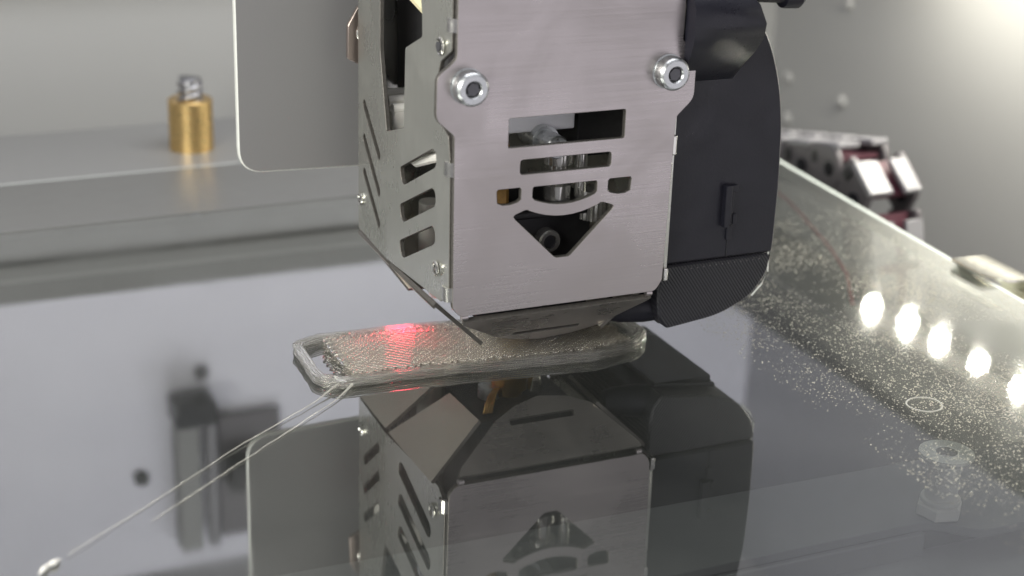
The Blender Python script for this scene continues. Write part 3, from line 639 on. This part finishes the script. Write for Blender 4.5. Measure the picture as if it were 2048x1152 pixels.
# red lit probe behind the side panel
obj('probe_body', MB().lathe([(2.2, 9.0), (2.4, 9.3), (2.4, 24)], (-9.5, 36, 0), n=20), 'white_plastic', H)
obj('probe_lens', MB().lathe([(.5, 2.1), (1.0, 2.3), (1.5, 3.0), (1.7, 4.2), (1.6, 5.4), (1.2, 6.4), (1.2, 9.0)], (-8.2, 36, 2.6), n=24), 'pink_lens', H)
pl = bpy.data.lights.new('probe_glow', 'SPOT'); pl.spot_size = R(125); pl.spot_blend = .6; pl.specular_factor = .12; pl.energy = .009; pl.color = (1, .04, .09); pl.shadow_soft_size = .0028
po = bpy.data.objects.new('probe_glow', pl); COL.objects.link(po); po.location = Vector((-15.5, 35.0, 5.2))*MM; po.rotation_euler = Vector((-.3, -.8, -1)).to_track_quat('-Z', 'Y').to_euler()

# ---- side fan
fan = [(21.2, 67), (30, 67.4), (36, 63.8), (40, 57.8), (42.6, 50), (43.7, 43), (44.2, 32), (44.1, 21), (43.9, 19.0), (21.2, 19.0)]
me = sheet(rounded(fan, [.5, 4, 4, 4, 4, 4, 4, 2, .4, .4], 4), [], 42, (0, 24, 0), (1, 0, 0), (0, 0, 1), .45)
bf = obj('fan_housing', me, 'black_plastic', H, angle=40, label='black plastic fan housing with curved outer side')
du = [(20.9, 18.75), (44.0, 18.75), (43.5, 15.1), (40.4, 10.8), (34.2, 7.9), (23.2, 6.6), (21.5, 8.6), (20.9, 12)]
me = sheet(rounded(du, [.3, .3, 2, 4, 4, .6, .6, 1], 4), [], 40, (0, 23.3, 0), (1, 0, 0), (0, 0, 1), .4)
# lean the front of the duct back towards the bottom
dc = obj('air_duct', me, 'duct_print', H, angle=40, label='ridged black printed air duct under the fan')
for k in range(13):
    x = 26+1.28*k; obj('bead_dot', MB().lathe([(.16, 0), (.1, -.14)], (x, 3.3, 17.7+.02*k), (0, 1, 0), 6), 'chain_grey', dc)
obj('duct_rim', MB().tube([(43.4, 3.6, 18.9), (43.5, 3.35, 15.2), (42.4, 3.3, 12.9), (40.4, 3.3, 10.9)], .16, 6), 'shield_edge', dc)
obj('duct_spout', MB().lathe([(3.0, -1), (3.1, 3), (2.6, 7.5), (2.0, 9.2), (1.4, 9.3)], (23.6, 8.5, 9.6), (-.93, .15, -.05), 24), 'black_plastic', dc)
obj('air_outlet', MB().box(24.5, 36, 8, 34, 6.2, 7.6), 'black_gloss', dc)
bm_ = MB(); bm_.tube([(24, 7.6, 6.4), (36.4, 7.6, 8.0), (36.4, 34.5, 8.0), (24, 34.5, 6.4)], .45, 6, 1, True); obj('outlet_rim', bm_, 'black_plastic', dc)
lg = MB(); pf = [(3.4, 69, 30), (-1.2, 68, 31.5), (-2.8, 65.5, 34.2), (-3.2, 62.5, 35.4), (-2.9, 60, 35.3), (-2.1, 57.6, 34.3), (-.8, 55.4, 33.2), (.9, 53.6, 32.6), (2.3, 52.4, 32.3), (3.4, 51.6, 32.2)]
k = len(pf); vs = [(20.95, y, z) for y, z, x in pf]+[(x-.9, y, z) for y, z, x in pf]+[(x, max(y, y*.6+.8), z) for y, z, x in pf]+[(x+.7, 3.4, z) for y, z, x in pf]
fs = [(r*k+i, r*k+i+1, (r+1)*k+i+1, (r+1)*k+i) for r in range(3) for i in range(k-1)]+[tuple(range(k))]
lg.add(vs, fs); obj('fan_lug', lg, 'black_plastic', bf, angle=60)
obj('latch', MB().cham(32.4, 33.7, 1.7, 3.2, 25.2, 32.9, .15).cham(33.7, 35.0, 2.1, 3.2, 31.6, 32.8, .1).cham(33.7, 34.4, 2.3, 3.2, 25.4, 31.6, .1).cham(34.4, 35.2, 2.2, 3.2, 25.6, 27.4, .1).cham(33.6, 34.7, 2.6, 3.2, 22.6, 25.2, .1), 'black_plastic', bf)
obj('seam', MB().box(33.95, 34.1, 2.9, 3.05, 19.2, 22.6), 'black_gloss', bf)
cb = MB(); cb.tube([(23, 1.0, 67.6), (32, 1, 67.4), (40.2, 1, 66.8)], 1.9, 14); obj('cable_sleeve', cb, 'grey_black', bf)
cb = MB(); cb.lathe([(1.5, 0), (2.3, .2), (2.4, 1), (2.4, 3.2), (1.8, 4.0), (.8, 4.3)], (39.6, 1, 66.4), (1, 0, -.05), 18); obj('cable_end', cb, 'black_plastic', bf)
